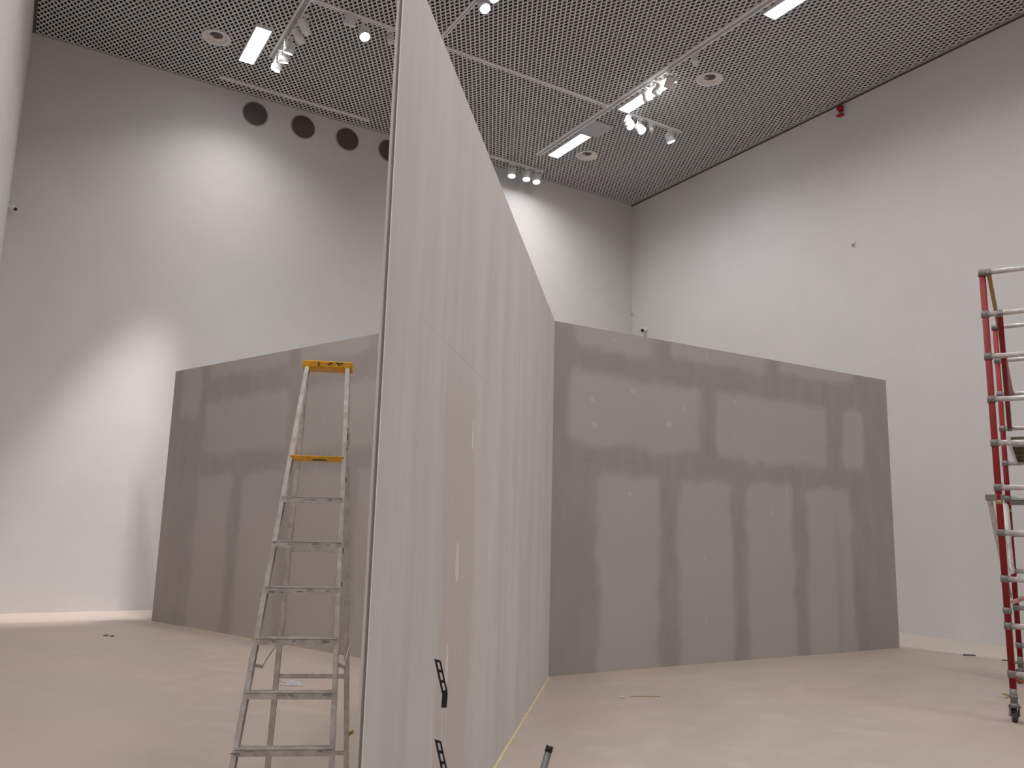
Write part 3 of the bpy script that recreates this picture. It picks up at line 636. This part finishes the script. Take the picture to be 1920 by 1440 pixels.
# platform at the sixth rung
pz = RS*6 + .03
bm = BM(); o0 = F1 + WV*.13; 
def quad_slab(bm, s0, s1, d0, d1, z0, z1):
    c = [F1 + WV*s_ + DV*d_ for s_, d_ in ((s0, d0), (s1, d0), (s1, d1), (s0, d1))]
    A = [bm.verts.new(p + Z3*z0) for p in c]; B_ = [bm.verts.new(p + Z3*z1) for p in c]
    bm.faces.new(A[::-1]); bm.faces.new(B_)
    for i in range(4): bm.faces.new((A[i], A[(i+1)%4], B_[(i+1)%4], B_[i]))
quad_slab(bm, .13, .77, .03, 2.51, pz + .01, pz + .028); pl = obj('platform', bm, PLY, tow, origin=F1)
for s_ in (.12, .78):
    bm = BM(); quad_slab(bm, s_ - .014, s_ + .014, -.03, 2.57, pz - .045, pz + .035); obj('side_beam', bm, SALU, pl, origin=F1, bevel=.004)
for d_ in (.35, .85, 1.35, 1.85, 2.3):
    bm = BM(); quad_slab(bm, .135, .765, d_ - .02, d_ + .02, pz - .035, pz + .01); obj('cross_bearer', bm, SALU if d_ in (.35,) else PLY, pl, origin=F1)
# castors
def castor(p, tyre, rotz):
    bm = BM(); add_tube(bm, p + Z3*.17, p + Z3*.30, .030, 16); add_tube(bm, p + Z3*.215, p + Z3*.245, .036, 16); cs = obj('castor', bm, COLR, tow, origin=F1)
    dr = Vector((math.cos(rotz), math.sin(rotz), 0)); sd = Vector((-dr.y, dr.x, 0)); cw = p + dr*.03
    bm = BM(); add_tube(bm, p + Z3*.135, p + Z3*.175, .055, 20, r2=.030); 
    for k in (-1, 1):
        add_prism(bm, [(-.035,.155),(.035,.155),(.055,.05),(.005,.05)], p + sd*(k*.034), dr, Z3, sd*k, .005)
    obj('fork', bm, COLR, cs, origin=F1)
    bm = BM(); ax = sd; MM = Matrix.Translation(cw + Z3*.0635) @ ax.to_track_quat('Z','Y').to_matrix().to_4x4()
    add_lathe(bm, [(.052,-.022),(.060,-.020),(.0632,-.010),(.0632,.010),(.060,.020),(.052,.022)], MM, 28); obj('tyre', bm, tyre, cs, origin=F1)
    bm = BM(); add_tube(bm, cw + Z3*.0635 - sd*.045, cw + Z3*.0635 + sd*.045, .016, 12); add_tube(bm, cw + Z3*.0635 - sd*.024, cw + Z3*.0635 + sd*.024, .036, 18); obj('hub', bm, WHEEL, cs, origin=F1)
    bm = BM(); q = p + Z3*.225; add_beam(bm, q, q - WV*.085 + Z3*.018, Z3, .016, .012); add_beam(bm, q - WV*.03, q - WV*.07 - Z3*.02, Z3, .012, .010); obj('brake_lever', bm, LEVER, cs, origin=F1)
castor(F1, RUB, R(70)); castor(F2, RUB, R(110)); castor(B1, ORNG, R(200)); castor(B2, RUB, R(60))

# ================================================================== foreground: slotted rack and grey pole
rack = thing('wire_rack', 'thin rod stand with black slotted angled brackets in front of the tall partition', 'rack', (-.190, 2.60, 0))
ro = Vector((-.190, 2.60, 0)); X3 = Vector((1, 0, 0)); Y3 = Vector((0, 1, 0))
bm = BM(); add_tube(bm, (-.190, 2.60, 0), (-.190, 2.60, .015), .08, 32); obj('base', bm, BLACK, rack, origin=ro)
for s_ in (-.0075, .0035):
    bm = BM(); add_tube(bm, (-.172 + s_, 2.60, .91) if False else (-.176 + s_, 2.60, .0), (-.176 + s_, 2.60, 1.16), .0013, 8); obj('rod', bm, GLASS, rack, origin=ro)
def bracket(zo, xo=0.0):
    """outline: solid foot, bend, then a slotted arm leaning left, in metres from the foot's lower left corner"""
    t_ = .004; o_ = (-.1868 + xo, 2.598, zo)
    foot = [(0,0),(.0165,0),(.0185,.040),(.0165,.046),(.002,.043)]
    bm = BM(); add_prism(bm, foot, o_, X3, Z3, Y3, t_)
    # slotted arm as a frame: two long edges and four bars
    a0, a1 = Vector((.0005, .041)), Vector((.0178, .046)); b0, b1 = Vector((-.0265, .140)), Vector((-.0065, .1345))
    def q2(u_, v_): 
        l = a0.lerp(b0, v_); r_ = a1.lerp(b1, v_); return l.lerp(r_, u_)
    def cell(u0, u1, v0, v1): add_prism(bm, [tuple(q2(u0,v0)), tuple(q2(u1,v0)), tuple(q2(u1,v1)), tuple(q2(u0,v1))], o_, X3, Z3, Y3, t_)
    cell(0, .33, 0, 1); cell(.72, 1, 0, 1)
    for v0, v1 in ((0,.06),(.29,.38),(.61,.70),(.92,1.0)): cell(.30, .75, v0, v1)
    obj('slotted_bracket', bm, BLACK, rack, origin=ro)
bracket(1.112); bracket(.882, .0105); bracket(.652, .0105)
bm = BM(); add_box(bm, (-.187, 2.600, .925), (-.163, 2.612, .937)); obj('cross_clip', bm, BLACK, rack, origin=ro)

pole = thing('pole', 'dark grey round pole with black end cap at the bottom edge of the photo', 'pole', (-.155, 2.36, 0))
po = Vector((-.155, 2.36, 0)); pt = Vector((.1415, 2.60, 1.012)); pb = Vector((-.155, 2.36, .03))
bm = BM(); add_tube(bm, pb, pb.lerp(pt, .985), .0105, 20); obj('tube', bm, TUBEG, pole, origin=po)
bm = BM(); add_tube(bm, pb.lerp(pt, .984), pt, .0112, 20); obj('end_cap', bm, BLACK, pole, origin=po)
bm = BM(); add_box(bm, (-.155 - .12, 2.325, 0), (-.155 + .12, 2.395, .035)); obj('foot_plate', bm, BLACK, pole, origin=po, bevel=.006)

# ================================================================== bits on the floor
def scrap(name, label, cat, x, y, pts, h, m, rz=0):
    bm = BM(); add_prism(bm, pts, (0,0,.0003), (1,0,0), (0,1,0), (0,0,1), h); o = obj(name, bm, m); o.location = (x, y, 0); o.rotation_euler = (0,0,rz); tag(o, label, cat); return o
scrap('metal_offcut', 'thin dark strip of scrap lying on the floor near the right wall', 'scrap', 6.687, 12.343, [(-.09,-.03),(.09,-.022),(.095,.02),(-.06,.03)], .012, SCRAP, R(-4))
scrap('metal_offcut', 'small dark scrap on the floor just left of the scaffold upright', 'scrap', 6.96, 11.93, [(-.04,-.02),(.03,-.03),(.045,.02),(-.02,.03)], .008, SCRAP, R(20))
scrap('paper_scrap', 'grey crumpled paper scrap on the floor behind the stepladder', 'scrap', -2.21, 8.93, [(-.16,.12),(.02,.15),(.11,.02),(.17,-.14),(-.08,-.13),(-.02,-.03)], .006, PAPER, 0)
scrap('debris_crumb', 'dark crumb on the left floor, the left of a pair', 'debris', -5.61, 12.03, [(-.025,-.03),(.02,-.035),(.03,.02),(-.02,.03)], .012, SCRAP)
scrap('debris_crumb', 'dark crumb on the left floor, the right of a pair', 'debris', -5.50, 11.98, [(-.02,-.025),(.02,-.02),(.022,.02),(-.015,.025)], .010, SCRAP)
scrap('plaster_chip', 'white plaster chip on the floor before the right partition', 'debris', 1.176, 8.649, [(-.025,-.03),(.02,-.035),(.03,.02),(-.02,.035)], .010, PATCH)
scrap('thin_stick', 'thin brown stick on the floor right of the white plaster chip', 'debris', 1.42, 8.73, [(-.14,-.018),(.16,.010),(.16,.018),(-.14,-.008)], .005, OCH)
